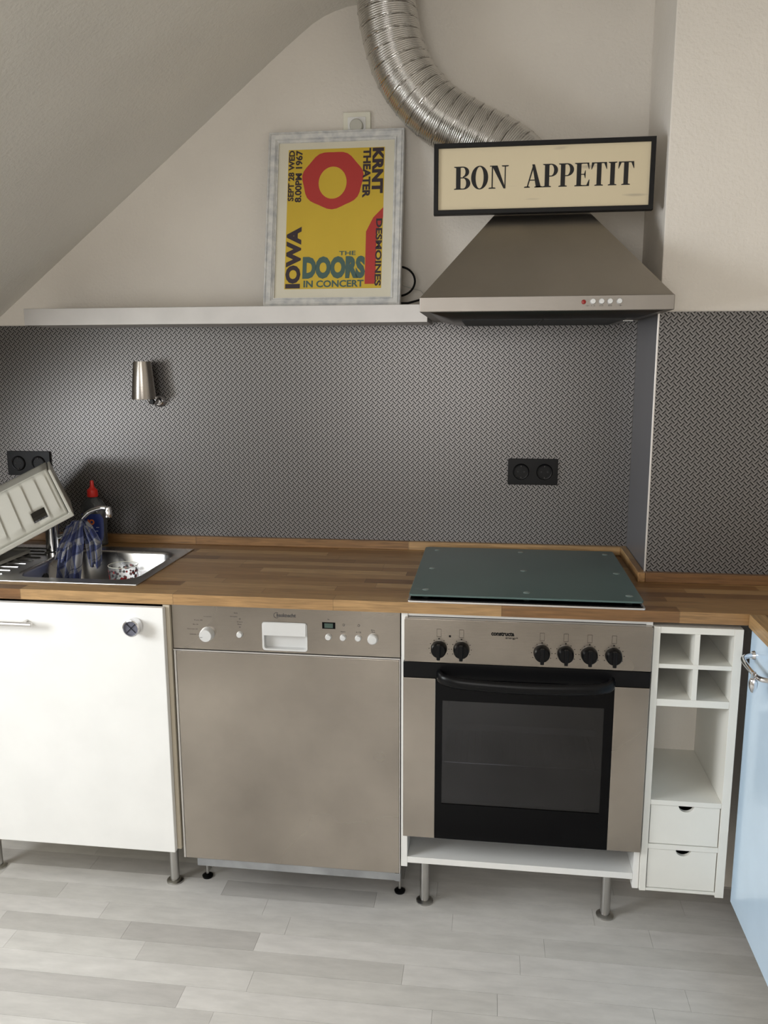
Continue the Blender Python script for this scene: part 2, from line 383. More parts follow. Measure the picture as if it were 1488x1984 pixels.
# ------------------------------------------------------------------ framed poster
pf = thing('framed_poster', 'framed yellow and red concert poster leaning on the wall above the silver shelf', 'picture', (.3475, -.150, 1.6512))
PW, PH = .404, .524
def ring(x0, x1, z0, z1, prof):   # prof: (inset, y) from outer to inner
    mb_ = MB(); vs = []
    for (d, yy) in prof: vs += [(x0+d, yy, z0+d), (x1-d, yy, z0+d), (x1-d, yy, z1-d), (x0+d, yy, z1-d)]
    fs = []
    for i in range(len(prof)-1):
        for k in range(4): fs.append((i*4+k, i*4+(k+1) % 4, (i+1)*4+(k+1) % 4, (i+1)*4+k))
    return mb_.add(vs, fs)
m, nt, b = new('whitewashed_frame'); b.inputs['Roughness'].default_value = .6; FRAMEM = m
mix_noise(nt, b, (.47, .475, .48), (.66, .65, .62), scale=(6, 6, 6), ns=8, detail=6, lo=.3, hi=.62)
MATB = mat('mount_board', (.66, .62, .50), .8)
Ln = lambda mb_: mb_.xf(lambda p: p+Vector(W[pf.name]))
fr_ = obj('frame', Ln(ring(-PW/2, PW/2, 0, PH, [(0, .022), (0, .003), (.002, 0), (.0045, 0), (.0055, .003), (.0065, .003), (.0085, .0005), (.020, .004), (.021, .0075), (.0225, .0075), (.0245, .005), (.0265, .008), (.029, .008), (.030, .014), (.030, .022), (0, .022)])), FRAMEM, pf, fix=True, sharp=25)
obj('mount_board', Ln(MB().box(-PW/2+.0295, PW/2-.0295, .013, .018, .0295, PH-.0295)), MATB, pf)
pxa, pxb, pza, pzb = -.143, .144, .056, .474
YP = .0128
def flat(name, polys, mat_, parent, y_):
    m_ = MB()
    for p in polys:
        n = len(p); m_.add([(a, y_, c) for a, c in p], [tuple(range(n))])
    return obj(name, Ln(m_), mat_, parent, fix=False)
PY = mat('poster_yellow', (.58, .40, .035), .55); PR = mat('poster_red', (.42, .035, .03), .55)
PB = mat('poster_dark', (.035, .022, .03), .55); PG = mat('poster_green', (.06, .11, .095), .55)
po = obj('poster_print', Ln(MB().box(pxa, pxb, YP, YP+.0002, pza, pzb)), PY, pf, fix=True)
pw, ph = pxb-pxa, pzb-pza
def pp(u, v): return (pxa+u*pw, pza+(1-v)*ph)
# plain abstract stand-in for the picture itself: a red disc with a plain yellow field inside, dark and red side shapes
def blob(cx, cy, rx, ry, wob=0, n=40, k=7, ph0=0): return [pp(cx+rx*(1+wob*math.sin(k*2*math.pi*i/n+ph0))*math.cos(2*math.pi*i/n), cy-ry*(1+wob*math.sin(k*2*math.pi*i/n+ph0))*math.sin(2*math.pi*i/n)) for i in range(n)]
flat('printed_shape', [blob(.47, .225, .315, .205, .03)], PR, po, YP-.0002)
flat('printed_shape', [blob(.47, .245, .145, .115)], PY, po, YP-.0004)
flat('printed_shape', [[pp(.83, .97), pp(.94, .97), pp(.94, .62), pp(1.0, .50), pp(1.0, .43), pp(.90, .50), pp(.83, .60)][::-1]], PR, po, YP-.0002)
def ptext(s, u0, v0, u1, v1, mat_, rot=0, bold=.03):
    m_ = MB()
    a = Vector((pxa+u0*pw, YP-.0006, pza+(1-v1)*ph)); c = Vector((pxa+u1*pw, YP-.0006, pza+(1-v0)*ph))
    if rot == 0: put_text(m_, s, a, (c.x-a.x, 0, 0), (0, 0, c.z-a.z), bold)
    elif rot == 90: put_text(m_, s, (c.x, a.y, a.z), (0, 0, c.z-a.z), (a.x-c.x, 0, 0), bold)     # reads upwards
    else: put_text(m_, s, (a.x, a.y, c.z), (0, 0, a.z-c.z), (c.x-a.x, 0, 0), bold)             # reads downwards
    return obj('lettering', Ln(m_), mat_, po, fix=False)
ptext('SEPT 28 WED', .005, .005, .068, .37, PB, 90, .035)
ptext('8.00PM 1967', .078, .005, .15, .38, PB, 90, .035)
ptext('IOWA', .008, .555, .165, .995, PB, 90, .055)
ptext('KRNT', .875, .005, .99, .33, PB, -90, .055)
ptext('THEATER', .78, .005, .86, .36, PB, -90, .045)
ptext('DESMOINES', .93, .51, .995, .985, PB, -90, .035)
ptext('THE', .56, .735, .73, .765, PG, 0, .02)
ptext('DOORS', .185, .77, .83, .93, PG, 0, .065)
ptext('IN CONCERT', .20, .94, .82, .99, PG, 0, .03)
pf.rotation_euler = (math.radians(-13.2), 0, math.radians(0))
ca = obj('power_cable', MB().tube([(.50, -.10, 1.657), (.53, -.085, 1.662), (.565, -.075, 1.663), (.60, -.07, 1.672), (.628, -.06, 1.690)], .0032, 10).tube([(.535+.048*math.cos(a), -.055, 1.727+.042*math.sin(a)) for a in [math.radians(d) for d in range(-110, 140, 10)]], .0032, 10), BLACKP, fix=True)
tag(ca, 'black cable coiled on the shelf beside the framed poster', 'cable')
tag(obj('thin_wire', MB().tube([(.50, -.045, 1.76), (.525, -.045, 1.735), (.545, -.045, 1.716), (.57, -.045, 1.708), (.60, -.045, 1.700), (.628, -.04, 1.668)], .0012, 8), RACKW), 'thin white wire crossing the black cable beside the poster', 'wire')

# ------------------------------------------------------------------ range hood, duct and sign
hd = thing('range_hood', 'stainless steel pyramid cooker hood on the wall above the hob', 'cooker hood', (.936, -.25, 1.598))
A = [(.6375, -.507), (1.2345, -.507), (1.2345, -.005), (.6375, -.005)]
B = [(.815, -.275), (1.055, -.275), (1.055, -.02), (.815, -.02)]
mb = MB().add([(*p, 1.6455) for p in A]+[(*p, 1.8740) for p in B]+[(*p, 1.905) for p in B], [(0,1,5,4),(1,2,6,5),(2,3,7,6),(3,0,4,7),(4,5,9,8),(5,6,10,9),(6,7,11,10),(7,4,8,11),(8,9,10,11)])
obj('canopy', mb, STEELH, hd, bevel=.0008)
obj('front_band', ring(0, 1, 0, 1, [(0, 0)]) and MB().box(.6365, 1.2355, -.509, -.004, 1.611, 1.6465), steel('hood_band_steel', (.29, .266, .24), .40, stretch=(1,1,90)), hd, bevel=.002)
obj('filter_tray', MB().hexa([(.71, -.47, 1.597), (1.165, -.47, 1.597), (1.165, -.06, 1.597), (.71, -.06, 1.597)], [(.66, -.49, 1.611), (1.215, -.49, 1.611), (1.215, -.02, 1.611), (.66, -.02, 1.611)]), mat('dark_steel', (.20, .19, .18), .3, 1), hd)
for x0, x1 in ((.735, .936), (.940, 1.140)): obj('grease_filter', MB().box(x0, x1, -.43, -.09, 1.5945, 1.5968), DARK, hd, bevel=.0008)
obj('lamp_screw', MB().tube([(1.135, -.40, 1.593), (1.160, -.40, 1.5925)], [.003, .0022], 10), CHROME, hd)
obj('indicator_light', MB().lathe((1.027, -.509, 1.631), [(0, .003), (.0045, .0028), (.0055, 0)], (0,-1,0), 20), mat('red_lens', (.25, .01, .008), .2), hd)
for x in (1.048, 1.068, 1.0875, 1.109):
    obj('button', MB().lathe((x, -.509, 1.632), [(0, .008), (.0055, .008), (.0065, .006), (.0068, 0)], (0,-1,0), 20), SILVERP, hd)
mb = MB(); zz = 1.6205
for x, s_ in ((1.036, '*'), (1.049, 'I  II'), (1.068, 'II III'), (1.088, 'III'), (1.112, '+')): put_text(mb, s_, (x-.004, -.5093, zz), (.008, 0, 0), (0, 0, .0035))
obj('lettering', mb, GREYP, hd, fix=False)

# duct
def catmull(P, n):
    P = [Vector(p) for p in P]; P = [2*P[0]-P[1]]+P+[2*P[-1]-P[-2]]; out = []
    for i in range(1, len(P)-2):
        for k in range(n):
            t = k/n; a, b_, c_, d = P[i-1:i+3]
            out.append(.5*((2*b_)+(-a+c_)*t+(2*a-5*b_+4*c_-d)*t*t+(-a+3*b_-3*c_+d)*t**3))
    out.append(P[-2]); return out
path = catmull([(.5055, -.12, 2.507), (.507, -.12, 2.465), (.518, -.12, 2.392), (.541, -.12, 2.313), (.578, -.12, 2.246), (.645, -.12, 2.175), (.722, -.12, 2.127), (.808, -.12, 2.083), (.868, -.125, 2.042), (.912, -.13, 1.99), (.933, -.135, 1.94), (.935, -.135, 1.908)], 60)
cl = [0]
for i in range(1, len(path)): cl.append(cl[-1]+(path[i]-path[i-1]).length)
STEP = .0009; pts = []; j = 0; s_ = 0; arc = []
while s_ < cl[-1]:
    while cl[j+1] < s_: j += 1
    t = (s_-cl[j])/(cl[j+1]-cl[j]); pts.append(path[j].lerp(path[j+1], t)); arc.append(s_); s_ += STEP
def dp(i, q):
    s_ = arc[i]+.034*q/(2*math.pi)
    r = .0010*math.sin(2*math.pi*arc[i]/.0054)
    k = (s_ % .034)/.034
    if k < .09: r += .0016
    elif k < .14: r -= .0022
    return r
dm = steel('duct_aluminium', (.58, .565, .54), .19, var=.08)
dt = thing('exhaust_duct', 'flexible ribbed aluminium exhaust duct curving from the hood up to the ceiling', 'duct', (.935, -.135, 1.905))
obj('duct_hose', MB().tube(pts, .0800, 56, cap=False, prof=dp), dm, dt, fix=False, sharp=80)
obj('collar', MB().cyl((.935, -.135, 1.9055), (.935, -.135, 1.935), .0795, n=40, cap=False), STEELH, dt)

# sign with serif lettering
SGN = thing('wooden_sign', 'cream wooden sign with black frame reading BON APPETIT resting on the hood', 'sign', (.9325, -.305, 1.870))
sx0, sx1, sz0, sz1 = .6545, 1.2105, 1.8705, 2.0455
SY = -.305
obj('frame', ring(sx0, sx1, sz0, sz1, [(0, SY+.024), (0, SY+.001), (.001, SY), (.0105, SY), (.0115, SY+.001), (.0115, SY+.012), (.0115, SY+.024), (0, SY+.024)]), mat('black_frame_paint', (.006, .0055, .0055), .5, spec=.25), SGN)
m, nt, b = new('cream_board'); b.inputs['Roughness'].default_value = .6
cr_, _, _ = mix_noise(nt, b, (.34, .29, .22), (.62, .53, .36), scale=(4, 4, 26), ns=1.6, detail=1, lo=.22, hi=.33)
obj('board', MB().box(sx0+.011, sx1-.011, SY+.007, SY+.014, sz0+.011, sz1-.011), m, SGN)
INK = mat('black_lettering_paint', (.012, .011, .011), .55, var=.25, spec=.3)
# glyphs in a unit-high box; width given; lists of polygons
def arcring(cx, cz, rx, rz, ix, iz, a0, a1, n=20, icx=None):
    icx = cx if icx is None else icx
    o_ = []
    for i in range(n):
        t0, t1 = math.radians(a0+(a1-a0)*i/n), math.radians(a0+(a1-a0)*(i+1)/n)
        o_.append([(cx+rx*math.cos(t0), cz+rz*math.sin(t0)), (cx+rx*math.cos(t1), cz+rz*math.sin(t1)), (icx+ix*math.cos(t1), cz+iz*math.sin(t1)), (icx+ix*math.cos(t0), cz+iz*math.sin(t0))])
    return o_
def R_(x0, x1, z0, z1): return [(x0, z0), (x1, z0), (x1, z1), (x0, z1)]
def serif(xc, z, wd, up=1, t=.035): return [(xc-wd, z), (xc+wd, z), (xc+wd, z+up*t), (xc+wd*.62, z+up*t*1.6), (xc-wd*.62, z+up*t*1.6), (xc-wd, z+up*t)]
def stem(xc, hw=.085): return [R_(xc-hw, xc+hw, 0, 1), serif(xc, 0, .16), serif(xc, 1, .16, -1)]
G = {
 'B': (.64, stem(.17)+[R_(.2, .36, .955, 1), R_(.2, .38, .49, .535), R_(.2, .38, 0, .045)]+arcring(.34, .765, .235, .235, .095, .19, -90, 90)+arcring(.36, .267, .265, .267, .105, .222, -90, 90)),
 'O': (.66, arcring(.33, .5, .32, .515, .15, .47, 0, 360, 36)),
 'N': (.74, [R_(.12, .165, 0, 1), serif(.14, 0, .13), R_(.05, .2, .96, 1), [(.12, 1), (.33, 1), (.64, 0), (.57, 0)], [(.12, 1), (.16, 1), (.62, .05), (.60, 0)], R_(.60, .64, 0, 1), serif(.62, 1, .13, -1)]),
 'A': (.70, [[(.10, 0), (.15, 0), (.38, .93), (.34, 1)], [(.30, 1), (.40, 1), (.65, 0), (.46, 0)], R_(.2, .5, .3, .345), serif(.12, 0, .11), serif(.56, 0, .16)]),
 'P': (.60, stem(.17)+[R_(.2, .34, .955, 1), R_(.2, .34, .45, .495)]+arcring(.32, .725, .26, .275, .11, .23, -90, 90)),
 'E': (.60, stem(.17)+[R_(.2, .54, .955, 1), R_(.2, .56, 0, .045), R_(.2, .40, .485, .525), [(.54, 1), (.50, 1), (.47, .955), (.535, .72), (.555, .72)], [(.57, .28), (.55, .28), (.46, .045), (.56, 0)], [(.42, .34), (.40, .34), (.36, .505), (.40, .67), (.42, .67)]]),
 'T': (.64, [R_(.235, .405, 0, 1), serif(.32, 0, .16), R_(.04, .60, .955, 1), [(.04, 1), (.025, .70), (.045, .70), (.14, .955)], [(.60, 1), (.50, .955), (.595, .70), (.615, .70)]]),
 'I': (.36, stem(.18)),
}
def word(s, x0, x1, z0, h, y_):
    tot = sum(G[c][0] for c in s); k = (x1-x0)/tot; x = x0; objs = []
    for c in s:
        m_ = MB()
        for i_, p in enumerate(G[c][1]):
            n = len(p); m_.add([(x+a*k, y_-.00003*(i_ % 3), z0+q*h) for a, q in p], [tuple(range(n))])
        obj('letter', m_, INK, SGN, fix=False); x += G[c][0]*k
word('BON', .706, .846, 1.9325, .0565, SY+.0066)
word('APPETIT', .886, 1.162, 1.9325, .0565, SY+.0066)

# ------------------------------------------------------------------ hob cover
hb = thing('hob_cover', 'frosted green glass cover plate with clear round feet over the hob', 'hob cover', (.905, -.33, ZW))
m, nt, b = new('green_frosted_glass'); GG = m
b.inputs['Roughness'].default_value = .32; b.inputs['Coat Weight'].default_value = .25; b.inputs['Coat Roughness'].default_value = .3
mix_noise(nt, b, (.062, .108, .100), (.075, .125, .117), ns=4)
obj('hob_frame', MB().prism(rrect(.618, 1.192, -.600, -.055, .006), ZW, ZW+.005, 'z'), ALU, hb, bevel=.001)
obj('glass_ceramic', MB().prism(rrect(.624, 1.187, -.594, -.061, .006), ZW+.0052, ZW+.0075, 'z'), BLACKG, hb)
for (x, yv) in [(a, c) for a in (.660, .912, 1.160) for c in (-.105, -.33, -.55)]:
    obj('rubber_foot', MB().cyl((x, yv, ZW+.0076), (x, yv, ZW+.0152), .009, n=20), mat('clear_foot', (.30, .36, .34), .2) if 'clear_foot' not in bpy.data.materials else bpy.data.materials['clear_foot'], hb)
obj('glass_plate', MB().prism(rrect(.621, 1.188, -.596, -.058, .012), ZW+.0154, ZW+.0204, 'z'), GG, hb, bevel=.001)
CLR = mat('clear_dot', (.20, .26, .245), .08, coat=1)
for (x, yv) in [(a, c) for a in (.660, .912, 1.160) for c in (-.105, -.33, -.55)]:
    obj('round_bumper', MB().lathe((x, yv, ZW+.0205), [(0, .0016), (.006, .0013), (.009, .0002), (.0092, 0)], n=24), CLR, hb)

# ------------------------------------------------------------------ sink, faucet
sk = thing('kitchen_sink', 'inset stainless steel sink with ribbed drainboard left in the worktop', 'sink', (-.54, -.316, ZW))
bx0, bx1, by0, by1 = -.500, -.150, -.484, -.148
outer = rrect(-.975, -.118, -.533, -.096, .012)
# flange as border around the basin
mb = MB(); zt_ = ZW+.0025
inn = rrect(bx0, bx1, by0, by1, .055, 8); n = len(inn)
mb.prism(rrect(-.975, bx0-.006, -.533, -.096, .010), ZW-.0, zt_, 'z')
o = obj('drainboard', mb, SINKST, sk, bevel=.001)
def outp(p):      # project an inner rim point outwards to the rectangle
    cx, cy = (bx0+bx1)/2, (by0+by1)/2; dx, dy = p[0]-cx, p[1]-cy
    ex = (-.118-cx if dx > 0 else cx-(bx0-.006)); ey = (-.096-cy if dy > 0 else cy+.533)
    t = min(ex/abs(dx) if abs(dx) > 1e-6 else 9, ey/abs(dy) if abs(dy) > 1e-6 else 9); return (cx+dx*t, cy+dy*t)
inn2 = []
for k in range(4):            # add points so that the corners of the flange stay square
    pass
vs = []; fs = []
levels = [('o', 0, ZW), ('o', 0, zt_), (None, -.006, zt_), (None, 0, zt_-.002), (None, .004, zt_-.010), (None, .010, ZW-.11), (None, .022, ZW-.140), (None, .05, ZW-.150)]
for (kind, ins, z) in levels:
    if kind: ring_ = [outp(p) for p in inn]
    else: ring_ = rrect(bx0+ins, bx1-ins, by0+ins, by1-ins, max(.055-ins*.3, .02), 8)
    vs += [(p[0], p[1], z) for p in ring_]
for i in range(len(levels)-1):
    for k in range(n): fs.append((i*n+k, i*n+(k+1) % n, (i+1)*n+(k+1) % n, (i+1)*n+k))
fs.append(tuple((len(levels)-1)*n+k for k in range(n)))
obj('basin', MB().add(vs, fs), SINKST, sk, fix=True, sharp=50)
for cxx, cyy in ((-.118, -.096), (-.118, -.533)):
    sgn = 1 if cyy > -.3 else -1
    obj('flange_corner', MB().prism([(-.118, cyy), (-.118-.06, cyy), (-.118, cyy-sgn*.06)], ZW+.0001, zt_-.0003, 'z'), SINKST, sk)
rim = MB()
rim.tube([(-.975, -.533, ZW+.0015), (-.118, -.533, ZW+.0015)], .0018, 8).tube([(-.118, -.533, ZW+.0015), (-.118, -.096, ZW+.0015)], .0018, 8)
obj('rim_bead', rim, SINKST, sk)
for i in range(9):
    yv = -.47+.04*i
    obj('drain_rib', MB().tube([(-.93, yv, zt_+.0005), (-.54, yv, zt_+.0005)], .0028, 8), SINKST, sk)
obj('drain', MB().lathe(((bx0+bx1)/2, (by0+by1)/2, ZW-.150), [(0, .001), (.028, .001), (.033, .004), (.04, .001)], n=28), CHROME, sk)
obj('overflow_hole', MB().lathe((bx0+.0085, -.33, ZW-.045), [(0, .002), (.012, .002), (.016, 0)], (1, 0, 0), 24), DARK, sk)

fx, fy = -.532, -.205
fc = thing('faucet', 'chrome mixer tap with swivel spout behind the checked dish cloth', 'faucet', (fx, fy, zt_))
obj('tap_body', MB().lathe((fx, fy, zt_), [(.027, 0), (.027, .006), (.0215, .010), (.0205, .085), (.022, .088), (.022, .105), (.017, .112), (0, .113)]), CHROME, fc)
obj('lever', MB().tube([(fx, fy, zt_+.111), (fx+.012, fy-.004, zt_+.118), (fx+.048, fy-.01, zt_+.119)], [.013, .010, .006], 14), CHROME, fc)
sp = obj('spout', MB().tube(catmull([(fx+.012, fy, zt_+.050), (fx+.05, fy, zt_+.062), (fx+.085, fy, zt_+.095), (fx+.125, fy, zt_+.132), (fx+.165, fy, zt_+.146), (fx+.187, fy, zt_+.145)], 8), .0075, 14), CHROME, fc)
obj('aerator', MB().lathe((fx+.187, fy, zt_+.118), [(0, 0), (.011, 0), (.0115, .002), (.0115, .020), (.0095, .024), (.0095, .032), (0, .034)], n=20), CHROME, sp)

# dish cloth draped over the spout
m, nt, b = new('checked_cloth'); CL = m; b.inputs['Roughness'].default_value = .9
uv = nt.nodes.new('ShaderNodeUVMap'); spx = nt.nodes.new('ShaderNodeSeparateXYZ'); nt.links.new(uv.outputs[0], spx.inputs[0])
def mth(op, a, c=None):
    n_ = nt.nodes.new('ShaderNodeMath'); n_.operation = op
    for i, x in enumerate((a, c)):
        if x is None: continue
        if isinstance(x, (int, float)): n_.inputs[i].default_value = x
        else: nt.links.new(x, n_.inputs[i])
    return n_.outputs[0]
def band(s, fq, th): return mth('LESS_THAN', mth('FRACT', mth('MULTIPLY', s, fq)), th)
c1 = mth('MULTIPLY', mth('ADD', band(spx.outputs[0], 2.6, .42), band(spx.outputs[1], 3.1, .42)), .5)
c3 = mth('MAXIMUM', band(mth('ADD', spx.outputs[0], .07), 5.2, .05), band(mth('ADD', spx.outputs[1], .05), 6.2, .05))
rp = nt.nodes.new('ShaderNodeValToRGB'); rp.color_ramp.elements[0].color = (.25, .25, .26, 1); rp.color_ramp.elements[1].color = (.028, .038, .12, 1)
e = rp.color_ramp.elements.new(.5); e.color = (.09, .105, .19, 1); nt.links.new(c1, rp.inputs[0])
mxx = nt.nodes.new('ShaderNodeMix'); mxx.data_type = 'RGBA'; nt.links.new(c3, mxx.inputs[0]); nt.links.new(rp.outputs[0], mxx.inputs[6]); mxx.inputs[7].default_value = (.03, .035, .08, 1)
nt.links.new(mxx.outputs[2], b.inputs['Base Color'])
def flap(rows, nu=36, nv=30, ph=0, amp=.008):
    # rows: (s, xcentre, halfwidth, y, z)
    vs = []; uvs = []
    for j in range(nv+1):
        s_ = j/nv
        for a in range(len(rows)-1):
            if rows[a][0] <= s_ <= rows[a+1][0]: break
        t = (s_-rows[a][0])/(rows[a+1][0]-rows[a][0]); t = t*t*(3-2*t)
        q = [rows[a][k]+(rows[a+1][k]-rows[a][k])*t for k in range(1, 5)]
        for i in range(nu+1):
            u = 2*i/nu-1
            fold = amp*math.sin(7.5*u+ph+2.2*s_)+amp*.5*math.sin(17*u+3*s_+ph)
            x = q[0]+q[1]*(u+.10*math.sin(6*u+3*s_+ph)); yv = q[2]-fold*min(1, .3+s_*1.4)-(1-u*u)*q[1]*.35
            z = q[3]+.006*math.sin(5*u+ph)*s_
            vs.append((x, yv, z)); uvs.append((i/nu*1.0+.25*math.sin(3*s_+ph), s_*1.1+.12*u))
    fs = [(j*(nu+1)+i, j*(nu+1)+i+1, (j+1)*(nu+1)+i+1, (j+1)*(nu+1)+i) for j in range(nv) for i in range(nu)]
    return vs, fs, uvs
mb = MB(); UV = []
for fl_ in (flap([(0, fx+.095, .012, fy+.004, 1.012), (.08, fx+.092, .018, fy-.014, 1.015), (.45, fx+.088, .036, fy-.045, .955), (1, fx+.090, .034, fy-.085, .838)], ph=.6, amp=.010),
            flap([(0, fx+.098, .014, fy+.004, 1.013), (.1, fx+.118, .018, fy-.012, 1.000), (.5, fx+.150, .024, fy-.030, .950), (1, fx+.165, .018, fy-.055, .885)], ph=2.4, amp=.009),
            flap([(0, fx+.094, .012, fy-.004, 1.013), (.1, fx+.082, .018, fy-.026, 1.000), (.6, fx+.068, .022, fy-.060, .940), (1, fx+.066, .024, fy-.072, .905)], ph=4.1, amp=.007)):
    mb.add(fl_[0], fl_[1]); UV += fl_[2]
cloth = obj('dish_cloth', mb, CL, fix=False, sharp=180)
ul = cloth.data.uv_layers.new(name='UVMap')
for lp_ in cloth.data.loops: ul.data[lp_.index].uv = UV[lp_.vertex_index]
sm = cloth.modifiers.new('solid', 'SOLIDIFY'); sm.thickness = .0025; sm.offset = 0
tag(cloth, 'blue and grey checked dish cloth draped over the tap spout', 'dish cloth')

# drinking glass in the basin
gl = thing('drinking_glass', 'clear glass with red and dark dotted print standing in the sink', 'glass', (-.288, -.245, ZW-.1495))
m, nt, b = new('glass_clear'); b.inputs['Roughness'].default_value = .05; b.inputs['Alpha'].default_value = .14; b.inputs['IOR'].default_value = 1.5
mix_noise(nt, b, (.40, .42, .42), (.5, .52, .52), ns=3)
gx, gy, gz = -.288, -.245, ZW-.1495; GH = .131
obj('glass_wall', MB().lathe((gx, gy, gz), [(0, 0), (.036, 0), (.0445, GH), (.0425, GH), (.035, .006), (0, .006)], n=40), m, gl)
def dots(mat_, seed, n_):
    rd = random.Random(seed); m_ = MB()
    for i in range(n_):
        a = rd.uniform(0, 2*math.pi); h = rd.uniform(.080, .120); r = .0365+.008*h/GH+.0007; q = rd.uniform(.003, .005)
        ax = Vector((math.cos(a), math.sin(a), 0)); t = Vector((-ax.y, ax.x, 0)); c = Vector((gx, gy, gz+h))+ax*r
        k = 10; m_.add([c+t*q*math.cos(2*math.pi*j/k)+Vector((0, 0, q*math.sin(2*math.pi*j/k))) for j in range(k)], [tuple(range(k))])
    return m_
obj('rim', MB().tube([(gx+.0438*math.cos(a_), gy+.0438*math.sin(a_), gz+GH) for a_ in [math.radians(d_*10) for d_ in range(37)]], .0009, 6), WHITEB, gl)
o = obj('printed_dots', dots(mat('dot_red', (.30, .02, .02), .4), 3, 44), bpy.data.materials['dot_red'], gl, fix=False)
o = obj('printed_dots', dots(PB, 5, 50), PB, gl, fix=False)

# soap bottle
bx, by = -.463, -.065
sb = thing('dish_soap_bottle', 'clear dish soap bottle with red cap and blue label behind the tap', 'bottle', (bx, by, ZW))
m, nt, b = new('bottle_plastic'); b.inputs['Roughness'].default_value = .15; b.inputs['Base Color'].default_value = (.05, .055, .06, 1); b.inputs['Alpha'].default_value = .75; b.inputs['Coat Weight'].default_value = .6
mix_noise(nt, b, (.05, .055, .06), (.08, .085, .09), ns=4)
def sq(p): return Vector((p.x, by+(p.y-by)*.62, p.z))
obj('bottle_body', MB().lathe((bx, by, ZW), [(0, 0), (.038, 0), (.042, .004), (.041, .05), (.043, .085), (.0445, .110), (.041, .132), (.030, .148), (.016, .158), (.014, .165)], n=40).xf(sq), m, sb)
obj('cap', MB().lathe((bx, by, ZW+.160), [(.0165, 0), (.0175, .003), (.0165, .022), (.010, .028), (.0065, .034), (.0055, .052), (0, .054)], n=28), RED, sb)
lab = MB(); NV = 16; vs = []; 
for j, h in enumerate((.018, .03, .06, .09, .107)):
    rr = {.018: .0423, .03: .0423, .06: .0430, .09: .0442, .107: .0452}[h]
    wd = {.018: 50, .03: 58, .06: 62, .09: 60, .107: 44}[h]
    for i in range(NV+1):
        a = math.radians(-90-wd+2*wd*i/NV); vs.append((bx+rr*math.cos(a), by+rr*math.sin(a)*.62, ZW+h))
fs = [(j*(NV+1)+i, j*(NV+1)+i+1, (j+1)*(NV+1)+i+1, (j+1)*(NV+1)+i) for j in range(4) for i in range(NV)]
lb = obj('label', lab.add(vs, fs), mat('label_blue', (.012, .03, .19), .4), sb, fix=False)
def wrap(m_):
    def f(p):
        a = (p.x-bx)/.0445; return Vector((bx+.0458*math.sin(a), by-.0458*.62*math.cos(a)-.0004, p.z))
    return m_.xf(f)
m_ = MB(); put_text(m_, 'IO', (bx-.008, 0, ZW+.072), (.022, 0, 0), (0, 0, .018), .05)
obj('lettering', wrap(m_), mat('label_orange', (.75, .16, .03), .4), lb, fix=False)
m_ = MB()
for i, z in enumerate((.062, .050, .040, .033)): m_.add([(bx-.012, 0, ZW+z), (bx+.028-.004*i, 0, ZW+z), (bx+.028-.004*i, 0, ZW+z+.0022), (bx-.012, 0, ZW+z+.0022)], [(0, 1, 2, 3)])
m_.add([(bx+.018+.006*math.cos(2*math.pi*k/16), 0, ZW+.028+.006*math.sin(2*math.pi*k/16)) for k in range(16)], [tuple(range(16))])
obj('lettering', wrap(m_), mat('label_pale', (.55, .60, .75), .5), lb, fix=False)

# dish rack: an upturned tapered tub leaning over the tap
ang = math.radians(26)
AH = Vector((-.866, -.5, 0)); D_ = Vector((-.5, .866, 0))
A_ = AH*math.cos(ang)-Vector((0, 0, math.sin(ang))); N_ = AH*math.sin(ang)+Vector((0, 0, math.cos(ang))); O_ = Vector((-.424, -.300, 1.052))
dr = thing('dish_rack', 'white plastic dish rack turned upside down and tilted over the drainboard', 'dish rack', (-.60, -.25, ZW+.003))
DL, DD, DH = .268, .240, .140
def loc(a, d, h): return O_+A_*a+D_*d+N_*h
ti = .028
def wall_patch(P00, P10, P11, P01, nu, nv, rib, holes=(), nrm_=Vector((.5,-.866,0))):
    vs = []; fs = []
    for j in range(nv+1):
        for i in range(nu+1):
            u, v = i/nu, j/nv; p = (P00*(1-u)+P10*u)*(1-v)+(P01*(1-u)+P11*u)*v
            p = p+nrm_*rib(u, v); vs.append(p)
    for j in range(nv):
        for i in range(nu):
            if any(h[0] <= i < h[1] and h[2] <= j < h[3] for h in holes): continue
            fs.append((j*(nu+1)+i, j*(nu+1)+i+1, (j+1)*(nu+1)+i+1, (j+1)*(nu+1)+i))
    return vs, fs
def saw(u, v): return (.006*(1-((u*6) % 1)) if .05 < u < .80 else 0)*(1 if .1 < v < .93 else 0)
shell = MB()
r0, r1, r2c, r3 = loc(0, 0, 0), loc(DL, 0, 0), loc(DL, DD, 0), loc(0, DD, 0)
t0, t1, t2, t3 = loc(-.012, ti*.9, DH), loc(DL-ti, ti*.9, DH), loc(DL-ti, DD-ti*.9, DH), loc(-.012, DD-ti*.9, DH)
q = wall_patch(r0, r1, t1, t0, 56, 14, saw, [(11, 20, 2, 5)]); shell.add(*q)
q = wall_patch(r3, r0, t0, t3, 10, 14, lambda u, v: 0); shell.add(*q)
q = wall_patch(r2c, r3, t3, t2, 20, 4, lambda u, v: 0); shell.add(*q)
q = wall_patch(r1, r2c, t2, t1, 10, 4, lambda u, v: 0); shell.add(*q)
q = wall_patch(t0, t1, t2, t3, 10, 10, lambda u, v: 0); shell.add(*q)
o = obj('tub', shell, RACKW, dr, fix=False, sharp=40)
sm = o.modifiers.new('solid', 'SOLIDIFY'); sm.thickness = .003; sm.offset = 0
rimm = MB()
fw = .016
def bar(a0, a1, d0, d1, h0, h1):
    c = [loc(a, d, h) for h in (h0, h1) for (a, d) in ((a0, d0), (a1, d0), (a1, d1), (a0, d1))]
    rimm.hexa(c[:4], c[4:])
